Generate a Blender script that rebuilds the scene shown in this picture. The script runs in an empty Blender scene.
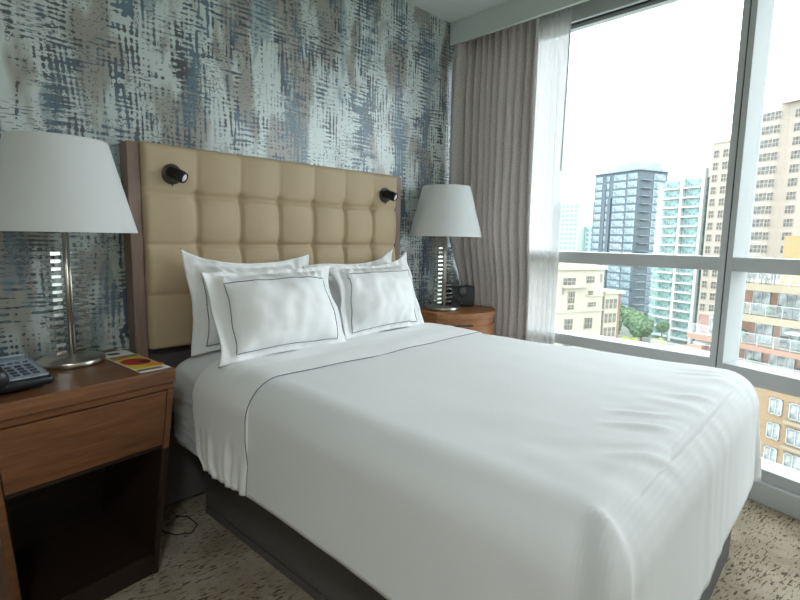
import bpy, bmesh, math, random
from mathutils import Vector, Matrix, noise
C = bpy.context.scene.collection
R = math.radians
PI = math.pi
random.seed(7)

# ------------------------------------------------------------------ helpers
def setprops(o, label=None, cat=None, group=None, kind=None):
    if label: o['label'] = label
    if cat: o['category'] = cat
    if group: o['group'] = group
    if kind: o['kind'] = kind
    return o

def obj(name, bm, mat, parent=None, smooth=False, loc=(0, 0, 0), rot=(0, 0, 0)):
    me = bpy.data.meshes.new(name)
    bmesh.ops.recalc_face_normals(bm, faces=bm.faces[:])
    bm.to_mesh(me); bm.free()
    for m in (mat if isinstance(mat, (list, tuple)) else [mat]):
        me.materials.append(m)
    if smooth:
        me.polygons.foreach_set('use_smooth', [True] * len(me.polygons))
    o = bpy.data.objects.new(name, me)
    C.objects.link(o)
    o.location = loc; o.rotation_euler = rot
    if parent: o.parent = parent
    return o

def thing(name, label, cat, loc=(0, 0, 0), rot=(0, 0, 0), group=None, kind=None):
    o = bpy.data.objects.new(name, None)
    C.objects.link(o)
    o.empty_display_size = 0.05
    o.location = loc; o.rotation_euler = rot
    return setprops(o, label, cat, group, kind)

def copy_tree(o, parent=None):
    c = o.copy(); C.objects.link(c)
    if parent: c.parent = parent
    for ch in list(o.children):
        copy_tree(ch, c)
    return c

def link_copy(o, parent, loc):
    c = o.copy(); C.objects.link(c); c.parent = parent; c.location = loc
    for ch in list(o.children):
        d = ch.copy(); C.objects.link(d); d.parent = c
    return c

def NB(): return bmesh.new()

def merge(bm, t, mat=None):
    me = bpy.data.meshes.new('tmp'); t.to_mesh(me); t.free()
    n = len(bm.faces)
    bm.from_mesh(me); bpy.data.meshes.remove(me)
    if mat is not None:
        bm.faces.ensure_lookup_table()
        for f in bm.faces[n:]: f.material_index = mat
    return bm

def bx(bm, lo, hi, bev=0.0, M=None, seg=2, mat=None):
    t = bmesh.new()
    r = bmesh.ops.create_cube(t, size=1)
    for v in t.verts:
        v.co = Vector([(lo[i] + hi[i]) / 2 + v.co[i] * (hi[i] - lo[i]) for i in range(3)])
    if bev > 0:
        bmesh.ops.bevel(t, geom=t.edges[:], offset=bev, segments=seg, affect='EDGES', profile=0.5)
    if M is not None:
        bmesh.ops.transform(t, matrix=M, verts=t.verts[:])
    return merge(bm, t, mat)

def prism(bm, poly, z0, z1, bev=0.0, top=None, mat=None, seg=2):
    """vertical prism from plan polygon; top = polygon at z1 if different (taper)"""
    t = bmesh.new()
    top = top or poly
    a = [t.verts.new((p[0], p[1], z0)) for p in poly]
    b = [t.verts.new((p[0], p[1], z1)) for p in top]
    n = len(poly)
    t.faces.new(a[::-1]); t.faces.new(b)
    for i in range(n):
        t.faces.new((a[i], a[(i + 1) % n], b[(i + 1) % n], b[i]))
    bmesh.ops.recalc_face_normals(t, faces=t.faces[:])
    if bev > 0:
        bmesh.ops.bevel(t, geom=t.edges[:], offset=bev, segments=seg, affect='EDGES', profile=0.5)
    return merge(bm, t, mat)

def lathe(bm, prof, seg=32, M=None, mat=None):
    t = bmesh.new()
    rings = []
    for (r, z) in prof:
        if r < 1e-6: rings.append([t.verts.new((0, 0, z))])
        else: rings.append([t.verts.new((r * math.cos(2 * PI * k / seg), r * math.sin(2 * PI * k / seg), z)) for k in range(seg)])
    for a, b in zip(rings, rings[1:]):
        for k in range(seg):
            k2 = (k + 1) % seg
            if len(a) == 1 and len(b) == 1: continue
            if len(a) == 1: t.faces.new((a[0], b[k], b[k2]))
            elif len(b) == 1: t.faces.new((a[k], a[k2], b[0]))
            else: t.faces.new((a[k], a[k2], b[k2], b[k]))
    if M is not None: bmesh.ops.transform(t, matrix=M, verts=t.verts[:])
    return merge(bm, t, mat)

def tube(bm, pts, r, seg=8, closed=False):
    pts = [Vector(p) for p in pts]
    t = bmesh.new(); rings = []; n = len(pts); up = Vector((0, 0, 1))
    for i, p in enumerate(pts):
        if closed: d = pts[(i + 1) % n] - pts[i - 1]
        else: d = pts[min(i + 1, n - 1)] - pts[max(i - 1, 0)]
        d.normalize()
        u = d.cross(up)
        if u.length < 1e-3: u = d.cross(Vector((1, 0, 0)))
        u.normalize(); w = d.cross(u)
        rings.append([t.verts.new(p + r * (math.cos(2 * PI * k / seg) * u + math.sin(2 * PI * k / seg) * w)) for k in range(seg)])
    m = n if closed else n - 1
    for i in range(m):
        a, b = rings[i], rings[(i + 1) % n]
        for k in range(seg): t.faces.new((a[k], a[(k + 1) % seg], b[(k + 1) % seg], b[k]))
    if not closed:
        t.faces.new(rings[0][::-1]); t.faces.new(rings[-1])
    return merge(bm, t)

def grid_mesh(bm, fn, nu, nv):
    vs = [[bm.verts.new(fn(i / nu, j / nv)) for j in range(nv + 1)] for i in range(nu + 1)]
    for i in range(nu):
        for j in range(nv):
            bm.faces.new((vs[i][j], vs[i + 1][j], vs[i + 1][j + 1], vs[i][j + 1]))
    return vs

def sm(a, b, x):
    t = max(0, min(1, (x - a) / (b - a))); return t * t * (3 - 2 * t)

def nz(x, y, z=0.0): return noise.noise(Vector((x, y, z)))

# ------------------------------------------------------------------ materials
class G:
    """small node-graph builder"""
    def __init__(s, name):
        s.m = bpy.data.materials.new(name); s.m.use_nodes = True
        s.t = s.m.node_tree; s.b = s.t.nodes['Principled BSDF']; s.out = s.t.nodes['Material Output']
    def n(s, typ, **kw):
        nd = s.t.nodes.new(typ)
        for k, v in kw.items():
            if k in nd.inputs.keys() and not hasattr(nd, k): nd.inputs[k].default_value = v
            else: setattr(nd, k, v)
        return nd
    def l(s, a, b): s.t.links.new(a, b)
    def val(s, x): return x
    def math(s, op, a, b=None, c=None):
        nd = s.t.nodes.new('ShaderNodeMath'); nd.operation = op
        for i, v in enumerate((a, b, c)):
            if v is None: continue
            if isinstance(v, (int, float)): nd.inputs[i].default_value = v
            else: s.l(v, nd.inputs[i])
        return nd.outputs[0]
    def mix(s, f, a, b):
        nd = s.t.nodes.new('ShaderNodeMix'); nd.data_type = 'RGBA'
        for i, v in ((0, f), (6, a), (7, b)):
            if isinstance(v, (int, float)): nd.inputs[i].default_value = v
            elif isinstance(v, tuple): nd.inputs[i].default_value = (*v[:3], 1)
            else: s.l(v, nd.inputs[i])
        return nd.outputs[2]
    def fmix(s, f, a, b):
        return s.math('ADD', s.math('MULTIPLY', a, s.math('SUBTRACT', 1.0, f)), s.math('MULTIPLY', b, f))
    def coord(s, kind='Object'): return s.n('ShaderNodeTexCoord').outputs[kind]
    def sep(s, v):
        nd = s.n('ShaderNodeSeparateXYZ'); s.l(v, nd.inputs[0]); return nd.outputs
    def comb(s, x, y, z=0.0):
        nd = s.n('ShaderNodeCombineXYZ')
        for i, v in enumerate((x, y, z)):
            if isinstance(v, (int, float)): nd.inputs[i].default_value = v
            else: s.l(v, nd.inputs[i])
        return nd.outputs[0]
    def map(s, v, scale=(1, 1, 1), loc=(0, 0, 0), rot=(0, 0, 0)):
        nd = s.n('ShaderNodeMapping'); s.l(v, nd.inputs[0])
        nd.inputs['Scale'].default_value = scale; nd.inputs['Location'].default_value = loc; nd.inputs['Rotation'].default_value = rot
        return nd.outputs[0]
    def noise(s, v, scale=5, detail=2, rough=.5, dist=0):
        nd = s.n('ShaderNodeTexNoise'); s.l(v, nd.inputs['Vector'])
        nd.inputs['Scale'].default_value = scale; nd.inputs['Detail'].default_value = detail
        nd.inputs['Roughness'].default_value = rough; nd.inputs['Distortion'].default_value = dist
        return nd.outputs['Fac']
    def ramp(s, f, stops, interp='LINEAR'):
        nd = s.n('ShaderNodeValToRGB'); s.l(f, nd.inputs[0]); cr = nd.color_ramp; cr.interpolation = interp
        while len(cr.elements) > 1: cr.elements.remove(cr.elements[-1])
        for i, (p, c) in enumerate(stops):
            e = cr.elements[0] if i == 0 else cr.elements.new(p)
            e.position = p; e.color = (*c, 1) if len(c) == 3 else c
        return nd.outputs[0]
    def step(s, f, a, b):
        nd = s.n('ShaderNodeMapRange'); nd.interpolation_type = 'SMOOTHSTEP'
        s.l(f, nd.inputs[0]); nd.inputs[1].default_value = a; nd.inputs[2].default_value = b
        return nd.outputs[0]
    def col(s, c):
        i = s.b.inputs['Base Color']
        if isinstance(c, tuple): i.default_value = (*c, 1)
        else: s.l(c, i)
    def set(s, **kw):
        for k, v in kw.items():
            s.b.inputs[k.replace('_', ' ')].default_value = v
    def bump(s, h, strength=.3, dist=.01):
        nd = s.n('ShaderNodeBump'); s.l(h, nd.inputs['Height'])
        nd.inputs['Strength'].default_value = strength; nd.inputs['Distance'].default_value = dist
        s.l(nd.outputs[0], s.b.inputs['Normal'])

def srgb(r, g, b):
    f = lambda c: c / 12.92 if c <= .04045 else ((c + .055) / 1.055) ** 2.4
    return (f(r / 255), f(g / 255), f(b / 255))

def plain(name, c, rough=.6, metal=0.0, spec=.5, var=0.0, scale=20):
    g = G(name)
    if var > 0:
        f = g.noise(g.coord(), scale, 3)
        g.col(g.mix(f, tuple(x * (1 - var) for x in c), tuple(min(1, x * (1 + var)) for x in c)))
    else: g.col(c)
    g.set(Roughness=rough, Metallic=metal, Specular_IOR_Level=spec)
    return g.m

def wood(name, c1, c2, grain=(1.2, 14, 14), rough=.38):
    g = G(name); v = g.coord()
    w = g.noise(g.map(v, grain), 3.5, 6, .6, .6)
    w2 = g.noise(g.map(v, (grain[0] * 3, grain[1] * 6, grain[2] * 6)), 5, 2, .5)
    f = g.math('ADD', g.math('MULTIPLY', w, .75), g.math('MULTIPLY', w2, .25))
    g.col(g.ramp(f, [(.3, c1), (.52, tuple((a + b) / 2 for a, b in zip(c1, c2))), (.7, c2)]))
    g.set(Roughness=rough, Specular_IOR_Level=.45)
    g.bump(w2, .08, .002)
    return g.m

def cloth(name, c, weave=900, bump=.12, rough=.9, wr=0.0, stripes=0.0):
    g = G(name); v = g.coord()
    h = g.noise(v, weave, 1)
    if stripes:
        x, y, z = g.sep(v)
        h = g.math('ADD', h, g.math('MULTIPLY', g.math('SINE', g.math('MULTIPLY', y, stripes)), .5))
    if wr:
        h = g.math('ADD', h, g.math('MULTIPLY', g.noise(v, 9, 3), wr))
    g.col(c); g.set(Roughness=rough, Specular_IOR_Level=.2, Sheen_Weight=.15, Sheen_Roughness=.5)
    g.bump(h, bump, .002)
    return g.m

M = {}
M['linen'] = cloth('white_cotton', (.90, .91, .915), 700, .10, wr=4)
M['duvet'] = cloth('white_striped_cotton', (.87, .885, .895), 700, .12, stripes=700, wr=3)
M['sheet'] = cloth('white_sheet', (.86, .87, .88), 700, .1, wr=5)
M['piping'] = cloth('grey_thread', srgb(120, 124, 130), 900, .1)
M['base_dark'] = plain('charcoal_upholstery', srgb(96, 92, 90), .8, var=.12, scale=60)
M['black_plastic'] = plain('black_plastic', srgb(26, 28, 32), .35)
M['black_metal'] = plain('black_metal', srgb(28, 26, 28), .4, .3)
M['rosette'] = plain('dark_grey_metal', srgb(72, 66, 62), .4, .5)
M['lens'] = plain('frosted_lens', (.85, .85, .84), .3)
M['nickel'] = plain('brushed_nickel', srgb(196, 190, 180), .28, 1.0)
M['chrome'] = plain('polished_steel', srgb(236, 236, 232), .12, 1.0)
M['wood_left'] = wood('walnut_veneer', srgb(92, 58, 36), srgb(138, 92, 58))
M['wood_niche'] = wood('shaded_walnut', srgb(40, 29, 25), srgb(56, 41, 33))  # shade inside the niche is put into this wood colour
M['wood_right'] = wood('cherry_veneer', srgb(136, 88, 52), srgb(176, 120, 76))
M['wood_post'] = wood('taupe_wood', srgb(128, 106, 94), srgb(152, 128, 114), (14, 14, 1.2), .5)
M['ceiling'] = plain('ceiling_paint', srgb(214, 221, 218), .9)
M['wall'] = plain('wall_paint', srgb(206, 203, 196), .9)
M['pelmet'] = plain('pelmet_paint', srgb(206, 214, 211), .85)
M['alu'] = plain('grey_aluminium', srgb(198, 202, 203), .5, 0.0, .4)
M['gasket'] = plain('dark_gasket', srgb(60, 62, 64), .6)
M['white_paper'] = plain('white_card', (.8, .8, .79), .6)
M['phone_face'] = plain('light_grey_plastic', srgb(150, 160, 172), .45)
M['phone_key'] = plain('dark_key', srgb(52, 58, 66), .5)
M['phone_lcd'] = plain('grey_display', srgb(128, 142, 150), .2)

def upholstery():
    g = G('olive_tan_vinyl'); v = g.coord()
    f = g.noise(v, 3.5, 3)
    g.col(g.mix(f, srgb(180, 159, 128), srgb(192, 171, 141)))
    g.set(Roughness=.55, Specular_IOR_Level=.35)
    g.bump(g.noise(v, 500, 2), .08, .002)
    return g.m
M['upholstery'] = upholstery()

def shade_mat():
    g = G('white_lampshade_fabric'); v = g.coord()
    g.col((.90, .92, .92)); g.set(Roughness=.9, Specular_IOR_Level=.15)
    g.bump(g.noise(g.map(v, (600, 600, 600)), 1, 1), .05, .001)
    tr = g.n('ShaderNodeBsdfTranslucent'); tr.inputs[0].default_value = (.85, .87, .87, 1)
    mx = g.n('ShaderNodeMixShader'); mx.inputs[0].default_value = .3
    g.l(g.b.outputs[0], mx.inputs[1]); g.l(tr.outputs[0], mx.inputs[2]); g.l(mx.outputs[0], g.out.inputs[0])
    return g.m
M['shade'] = shade_mat()

def glass_block():
    g = G('clear_crystal'); g.col((.97, .985, .985))
    g.set(Roughness=.02, IOR=1.49, Transmission_Weight=1.0)
    return g.m
M['crystal'] = glass_block()

def pane():
    g = G('window_glass')
    t = g.n('ShaderNodeBsdfTransparent'); t.inputs[0].default_value = (.97, .985, .98, 1)
    gl = g.n('ShaderNodeBsdfGlossy'); gl.inputs['Roughness'].default_value = .02; gl.inputs[0].default_value = (.9, .95, .95, 1)
    mx = g.n('ShaderNodeMixShader'); mx.inputs[0].default_value = .05
    g.l(t.outputs[0], mx.inputs[1]); g.l(gl.outputs[0], mx.inputs[2]); g.l(mx.outputs[0], g.out.inputs[0])
    return g.m
M['glass'] = pane()

def carpet():
    g = G('flecked_carpet'); v = g.coord()
    vr = g.map(v, (1, 1, 1), rot=(0, 0, R(8)))
    base = g.noise(vr, 4, 4, .6)
    c = g.ramp(base, [(.3, srgb(152, 138, 116)), (.5, srgb(178, 165, 144)), (.7, srgb(200, 189, 170))])
    fl = g.noise(g.map(vr, (32, 120, 1)), 1, 3, .6, .4)
    region = g.noise(vr, 5, 2)
    thr = g.math('SUBTRACT', fl, g.math('MULTIPLY', g.math('SUBTRACT', region, .5), -.22))
    f = g.step(thr, .56, .61)
    c = g.mix(g.math('MULTIPLY', f, .85), c, srgb(84, 72, 62))
    fine = g.noise(vr, 260, 2, .7)
    c = g.mix(g.math('MULTIPLY', g.step(fine, .45, .75), .35), c, srgb(112, 100, 86))
    g.col(c); g.set(Roughness=.95, Specular_IOR_Level=.1)
    g.bump(g.math('ADD', fine, g.math('MULTIPLY', fl, .6)), .6, .006)
    return g.m
M['carpet'] = carpet()

def wallpaper():
    g = G('glitch_pattern_wallpaper'); v = g.coord()
    x, y, z = g.sep(v)
    def n2(sx, sz, ox=0., det=1, rough=.5, dist=0.):
        return g.noise(g.comb(g.math('MULTIPLY', x, sx), g.math('ADD', g.math('MULTIPLY', z, sz), ox), ox), 1, det, rough, dist)
    nV = n2(72, 7, 9.7, 1.0)
    nH = n2(9, 84, 3.1, 1.0)
    fine = n2(62, 70, 13.3, 0)
    reg = g.step(n2(6, 5, 21., 2), .42, .58)
    s = g.math('ADD', g.math('MULTIPLY', g.fmix(g.math('MULTIPLY_ADD', reg, .7, .15), nH, nV), .78), g.math('MULTIPLY', fine, .22))
    xw = g.math('MULTIPLY_ADD', n2(9, 3, 61., 1), .05, x); zw = g.math('MULTIPLY_ADD', n2(3, 9, 67., 1), .05, z)
    cx_ = g.math('COSINE', g.math('MULTIPLY', xw, 2 * PI / .0205)); cz_ = g.math('COSINE', g.math('MULTIPLY', zw, 2 * PI / .019))
    lr = g.step(n2(6, 4, 35., 2), .42, .58)
    lat = g.math('ADD', g.math('MULTIPLY', cx_, g.math('MULTIPLY_ADD', lr, .7, .15)), g.math('MULTIPLY', cz_, g.math('MULTIPLY_ADD', lr, -.7, .85)))
    t = g.math('ADD', s, g.math('MULTIPLY', lat, g.math('MULTIPLY_ADD', g.step(n2(5, 7, 33., 1), .38, .6), .085, .04)))
    dens = n2(6.0, 2.6, 41., 2, .6)
    colw = g.math('COSINE', g.math('MULTIPLY', g.math('MULTIPLY_ADD', n2(2, 3, 47., 1), .16, x), 2 * PI / .235))
    dens = g.math('ADD', dens, g.math('MULTIPLY', colw, .10))
    t = g.math('ADD', t, g.math('MULTIPLY', g.math('SUBTRACT', dens, .5), .62))
    solid = g.step(dens, .56, .62)
    inside = g.step(t, .562, .568)
    ring = g.math('SUBTRACT', 1.0, g.step(g.math('ABSOLUTE', g.math('SUBTRACT', t, .51)), .010, .018))
    pc = n2(4.2, 1.3, 55., 3, .6)
    ground = g.ramp(pc, [(.36, srgb(152, 148, 142)), (.45, srgb(162, 160, 154)), (.50, srgb(198, 208, 206)), (.60, srgb(206, 216, 214)), (.66, srgb(156, 152, 146))])
    pi = n2(6.5, 3.2, 71., 2, .6)
    ink = g.ramp(pi, [(.34, srgb(58, 60, 62)), (.44, srgb(74, 78, 82)), (.50, srgb(72, 88, 98)), (.57, srgb(92, 120, 134)), (.63, srgb(60, 74, 92)), (.72, srgb(60, 62, 66))])
    ink = g.mix(g.math('MULTIPLY', solid, .8), ink, g.ramp(pi, [(.35, srgb(78, 86, 96)), (.5, srgb(92, 118, 134)), (.6, srgb(74, 92, 112))]))
    c = g.mix(g.math('MULTIPLY', inside, .95), ground, ink)
    c = g.mix(g.math('MULTIPLY', g.step(n2(9, 2.6, 95., 2), .58, .63), .5), c, srgb(104, 132, 144))
    sp = g.math('MULTIPLY', g.step(n2(120, 150, 101., 0), .655, .675), g.step(n2(6, 4, 107., 1), .45, .55))
    c = g.mix(g.math('MULTIPLY', sp, .75), c, srgb(70, 78, 86))
    sp2 = g.math('MULTIPLY', g.step(n2(34, 190, 111., 0), .63, .65), g.step(n2(5, 6, 117., 1), .48, .58))
    c = g.mix(g.math('MULTIPLY', sp2, .7), c, srgb(78, 92, 104))
    rs = g.math('MULTIPLY', ring, g.math('MULTIPLY_ADD', g.step(n2(4, 3, 88., 2), .44, .54), .85, .05))
    c = g.mix(rs, c, srgb(58, 62, 68))
    g.col(c)
    g.set(Roughness=.33, Specular_IOR_Level=.75, Metallic=.1)
    return g.m
M['wallpaper'] = wallpaper()

def drape():
    g = G('taupe_woven_drape'); v = g.coord()
    x, y, z = g.sep(v)
    uv = g.coord('UV'); a, b, _ = g.sep(uv)
    p = g.noise(g.comb(g.math('MULTIPLY', a, 130), g.math('MULTIPLY', b, 190), 0.), 1, 2, .6)
    p2 = g.math('MULTIPLY', g.math('SINE', g.math('MULTIPLY', g.math('ADD', a, b), 420)), g.math('SINE', g.math('MULTIPLY', g.math('SUBTRACT', a, b), 420)))
    f = g.step(g.math('ADD', p, g.math('MULTIPLY', p2, .08)), .42, .6)
    g.col(g.mix(f, srgb(206, 199, 197), srgb(234, 228, 226)))
    g.set(Roughness=.8, Specular_IOR_Level=.25, Sheen_Weight=.2)
    g.bump(p, .2, .002)
    tr = g.n('ShaderNodeBsdfTranslucent'); tr.inputs[0].default_value = (.62, .58, .56, 1)
    mx = g.n('ShaderNodeMixShader'); mx.inputs[0].default_value = .28
    g.l(g.b.outputs[0], mx.inputs[1]); g.l(tr.outputs[0], mx.inputs[2]); g.l(mx.outputs[0], g.out.inputs[0])
    return g.m
M['drape'] = drape()

def sheer():
    g = G('white_voile')
    g.col((.86, .86, .86)); g.set(Roughness=.9, Specular_IOR_Level=.1)
    tl = g.n('ShaderNodeBsdfTranslucent'); tl.inputs[0].default_value = (.8, .8, .8, 1)
    tp = g.n('ShaderNodeBsdfTransparent')
    m1 = g.n('ShaderNodeMixShader'); m1.inputs[0].default_value = .45
    m2 = g.n('ShaderNodeMixShader'); m2.inputs[0].default_value = .28
    g.l(g.b.outputs[0], m1.inputs[1]); g.l(tl.outputs[0], m1.inputs[2])
    g.l(m1.outputs[0], m2.inputs[1]); g.l(tp.outputs[0], m2.inputs[2]); g.l(m2.outputs[0], g.out.inputs[0])
    return g.m
M['sheer'] = sheer()

def reflective(name, c1, c2, scale=1.1, rough=.12):
    g = G(name); v = g.coord()
    f = g.noise(v, scale, 2)
    g.col(g.mix(g.step(f, .35, .65), c1, c2)); g.set(Roughness=rough, Specular_IOR_Level=.6)
    return g.m
M['x_darkglass'] = reflective('dark_blue_glass', srgb(104, 122, 130), srgb(152, 168, 174), .5, .15)
M['x_darkwall'] = plain('slate_cladding', srgb(78, 92, 101), .5)
M['x_palemetal'] = plain('pale_metal', srgb(124, 134, 138), .5)
M['x_greenglass'] = reflective('green_glass', srgb(93, 127, 124), srgb(142, 168, 162))
M['x_white'] = plain('white_concrete', srgb(180, 182, 180), .8, var=.05, scale=.5)
M['x_beige'] = plain('beige_stone', srgb(161, 151, 140), .85, var=.06, scale=.4)
M['x_beigetrim'] = plain('pale_stone', srgb(176, 168, 154), .85)
M['x_beigeglass'] = reflective('grey_brown_glass', srgb(58, 57, 56), srgb(104, 100, 94), .9, .3)
M['x_cream'] = plain('cream_render', srgb(170, 164, 148), .85, var=.04, scale=.4)
M['x_greendark'] = reflective('shaded_green_glass', srgb(76, 108, 108), srgb(138, 172, 164), .6, .2)
M['x_fascia'] = plain('cream_fascia', srgb(136, 126, 106), .85)
M['x_pane'] = reflective('pale_pane', srgb(70, 78, 80), srgb(158, 164, 158), 1.1, .2)
M['x_ochre'] = plain('ochre_cladding', srgb(150, 124, 88), .8)
M['x_fur'] = plain('outdoor_wicker', srgb(64, 60, 56), .8)
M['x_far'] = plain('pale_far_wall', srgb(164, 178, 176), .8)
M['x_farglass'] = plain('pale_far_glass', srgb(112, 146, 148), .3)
M['x_rail'] = plain('white_rail', srgb(150, 152, 150), .6)
M['x_railglass'] = M['glass']
M['x_street'] = plain('asphalt', srgb(104, 112, 100), .9, var=.1, scale=.1)

def brick(name, c1, c2, mortar):
    g = G(name); v = g.coord(); x, y, z = g.sep(v)
    nd = g.n('ShaderNodeTexBrick'); g.l(g.comb(g.math('ADD', x, y), z), nd.inputs['Vector'])
    nd.inputs['Color1'].default_value = (*c1, 1); nd.inputs['Color2'].default_value = (*c2, 1); nd.inputs['Mortar'].default_value = (*mortar, 1)
    nd.inputs['Scale'].default_value = 3.0; nd.inputs['Mortar Size'].default_value = .012
    g.col(nd.outputs[0]); g.set(Roughness=.9)
    return g.m
M['x_brick'] = brick('salmon_brick', srgb(140, 108, 90), srgb(130, 99, 82), srgb(142, 122, 106))
M['x_obrick'] = brick('orange_brick', srgb(136, 115, 88), srgb(128, 107, 82), srgb(140, 124, 104))
M['x_pink'] = brick('rose_brick', srgb(140, 104, 94), srgb(130, 94, 84), srgb(146, 122, 112))

def foliage(name, c1, c2):
    g = G(name); f = g.noise(g.coord(), 1.2, 4, .7)
    g.col(g.mix(g.step(f, .35, .65), c1, c2)); g.set(Roughness=.8, Specular_IOR_Level=.2)
    return g.m
M['leaf_a'] = foliage('leaf_green', srgb(56, 81, 56), srgb(100, 123, 89))
M['leaf_b'] = foliage('leaf_lime', srgb(113, 126, 48), srgb(152, 160, 72))
M['leaf_c'] = foliage('leaf_olive', srgb(99, 108, 57), srgb(144, 147, 90))
M['bark'] = plain('bark', srgb(92, 74, 58), .9)

# ------------------------------------------------------------------ camera
cam_d = bpy.data.cameras.new('camera'); cam = bpy.data.objects.new('camera', cam_d); C.objects.link(cam)
yaw, pit, rol = 0.777170295, 0.123711484, 0.0172184696
fw = Vector((math.sin(yaw) * math.cos(pit), math.cos(yaw) * math.cos(pit), -math.sin(pit)))
rt = Vector((math.cos(yaw), -math.sin(yaw), 0)); upv = rt.cross(fw)
r2 = math.cos(rol) * rt + math.sin(rol) * upv
u2 = -math.sin(rol) * rt + math.cos(rol) * upv
m = Matrix(((r2.x, u2.x, -fw.x), (r2.y, u2.y, -fw.y), (r2.z, u2.z, -fw.z))).to_4x4()
m.translation = Vector((0, -2.1, 1.13))
cam.matrix_world = m
cam_d.sensor_width = 36.0; cam_d.lens = 500.0 / 800 * 36.0; cam_d.clip_start = .02; cam_d.clip_end = 3000
bpy.context.scene.camera = cam

# ------------------------------------------------------------------ setting
ST = 'structure'
HC = 2.428
XF = 2.69                    # room-side plane of the window frame
PY = -1.503                  # where the facade bends
SA, CA = math.sin(R(16)), math.cos(R(16))
def fac(s, d):               # s along the right-hand facade, d outward
    return (XF - SA * s + CA * d, PY - CA * s - SA * d)

b = NB(); bx(b, (-1.9, -3.9, -.12), (3.0, .12, 0)); setprops(obj('floor', b, M['carpet']), kind=ST)
b = NB(); bx(b, (-1.9, -3.9, HC), (3.0, .12, HC + .12)); setprops(obj('ceiling', b, M['ceiling']), kind=ST)
b = NB(); bx(b, (-1.9, 0, 0), (3.0, .12, HC)); setprops(obj('wall_headboard', b, M['wallpaper']), kind=ST)
b = NB(); bx(b, (-1.9, -3.9, 0), (-1.78, 0, HC)); setprops(obj('wall_left', b, M['wall']), kind=ST)
b = NB(); bx(b, (-1.78, -3.9, 0), (3.0, -3.78, HC)); setprops(obj('wall_back', b, M['wall']), kind=ST)

# pelmet box that hides the curtain track
b = NB()
p1 = [(2.475, 0), (2.475, -1.45), fac(2.6, -.22), fac(2.6, -.24), (2.455, -1.453), (2.455, 0)]
prism(b, p1, 2.300, HC)
setprops(obj('trim_1', b, M['pelmet']), 'pale grey pelmet box above the window', None, None, ST)
b = NB(); bx(b, (2.475, -1.45, 2.31), (2.50, 0, 2.322)); bx(b, (2.60, -1.45, HC - .03), (2.625, 0, HC)); bx(b, (2.645, -1.45, HC - .03), (2.66, 0, HC))
setprops(obj('trim_2', b, M['gasket']), 'dark curtain track behind the pelmet', None, None, ST)

Z0, Z1, Z2, Z3, Z4, Z5, Z6 = 0.0, .143, .500, .590, 1.004, 1.068, 2.318
DP = .135                    # frame depth
def member(lo, hi, right=False):
    bm = NB()
    if right:
        (s0, d0, z0), (s1, d1, z1) = lo, hi
        prism(bm, [fac(s0, d0), fac(s1, d0), fac(s1, d1), fac(s0, d1)], z0, z1, .003)
    else: bx(bm, lo, hi, .003)
    return bm
w1 = thing('window_1', None, None, (0, 0, 0), kind=ST)
for nm, z0, z1 in (('window_frame', Z0, Z1), ('rail', Z2 + .03, Z3), ('rail', Z4, Z5), ('window_frame', Z6, HC)):
    obj(nm, member((XF, -1.478, z0), (XF + DP, 0, z1)), M['alu'], w1)
obj('window_frame', member((XF, -.09, Z1), (XF + DP, 0, Z6)), M['alu'], w1)
b = NB(); bx(b, (XF - .03, -1.5, Z1), (XF, -.0, Z1 + .012), .002); obj('sill', b, M['alu'], w1)
for z0, z1 in ((Z1, Z2 + .03), (Z3, Z4), (Z5, Z6)):
    b = NB(); bx(b, (XF + .105, -1.478, z0), (XF + .115, -.09, z1)); obj('pane', b, M['glass'], w1)
b = NB(); bx(b, (XF + .02, -1.4, Z6 - .012), (XF + .06, -.1, Z6)); obj('gasket', b, M['gasket'], w1)
# corner mullion: two grey faces meeting at a dark seam
w2 = thing('window_2', None, None, (0, 0, 0), kind=ST)
b = NB(); prism(b, [(XF, -1.474), (XF, -1.500), (XF + DP, -1.512), (XF + DP, -1.474)], 0, HC, .002); obj('mullion', b, M['alu'], w2)
b = NB(); prism(b, [fac(.002, 0), fac(.028, 0), fac(.028, DP), fac(.002, DP)], 0, HC, .002); obj('mullion', b, M['alu'], w2)
b = NB(); prism(b, [(XF + .006, -1.499), fac(.004, .006), fac(.006, DP - .02), (XF + DP - .02, -1.506)], 0, HC); obj('gasket', b, M['gasket'], w2)
for nm, z0, z1 in (('window_frame', Z0, Z1), ('rail', Z2, Z3 - .015), ('rail', Z4, Z5), ('window_frame', Z6, HC)):
    obj(nm, member((.028, 0, z0), (1.41, DP, z1), True), M['alu'], w2)
obj('mullion', member((1.35, 0, Z1), (1.41, DP, Z6), True), M['alu'], w2)
for z0, z1 in ((Z1, Z2), (Z3 - .015, Z4), (Z5, Z6)):
    obj('pane', member((.028, .105, z0), (1.35, .113, z1), True), M['glass'], w2)
b = NB(); prism(b, [fac(1.41, 0), fac(2.60, 0), fac(2.60, DP), fac(1.41, DP)], 0, HC); setprops(obj('wall_right', b, M['wall']), kind=ST)
# low grey skirting box in front of the windows, under the sill
b = NB()
prism(b, [(XF, 0), (XF - .03, 0), (XF - .03, PY), fac(2.42, -.03), fac(2.42, 0), (XF, PY)], 0, .094, .003)
setprops(obj('baseboard_window', b, M['alu']), kind=ST)

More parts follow.
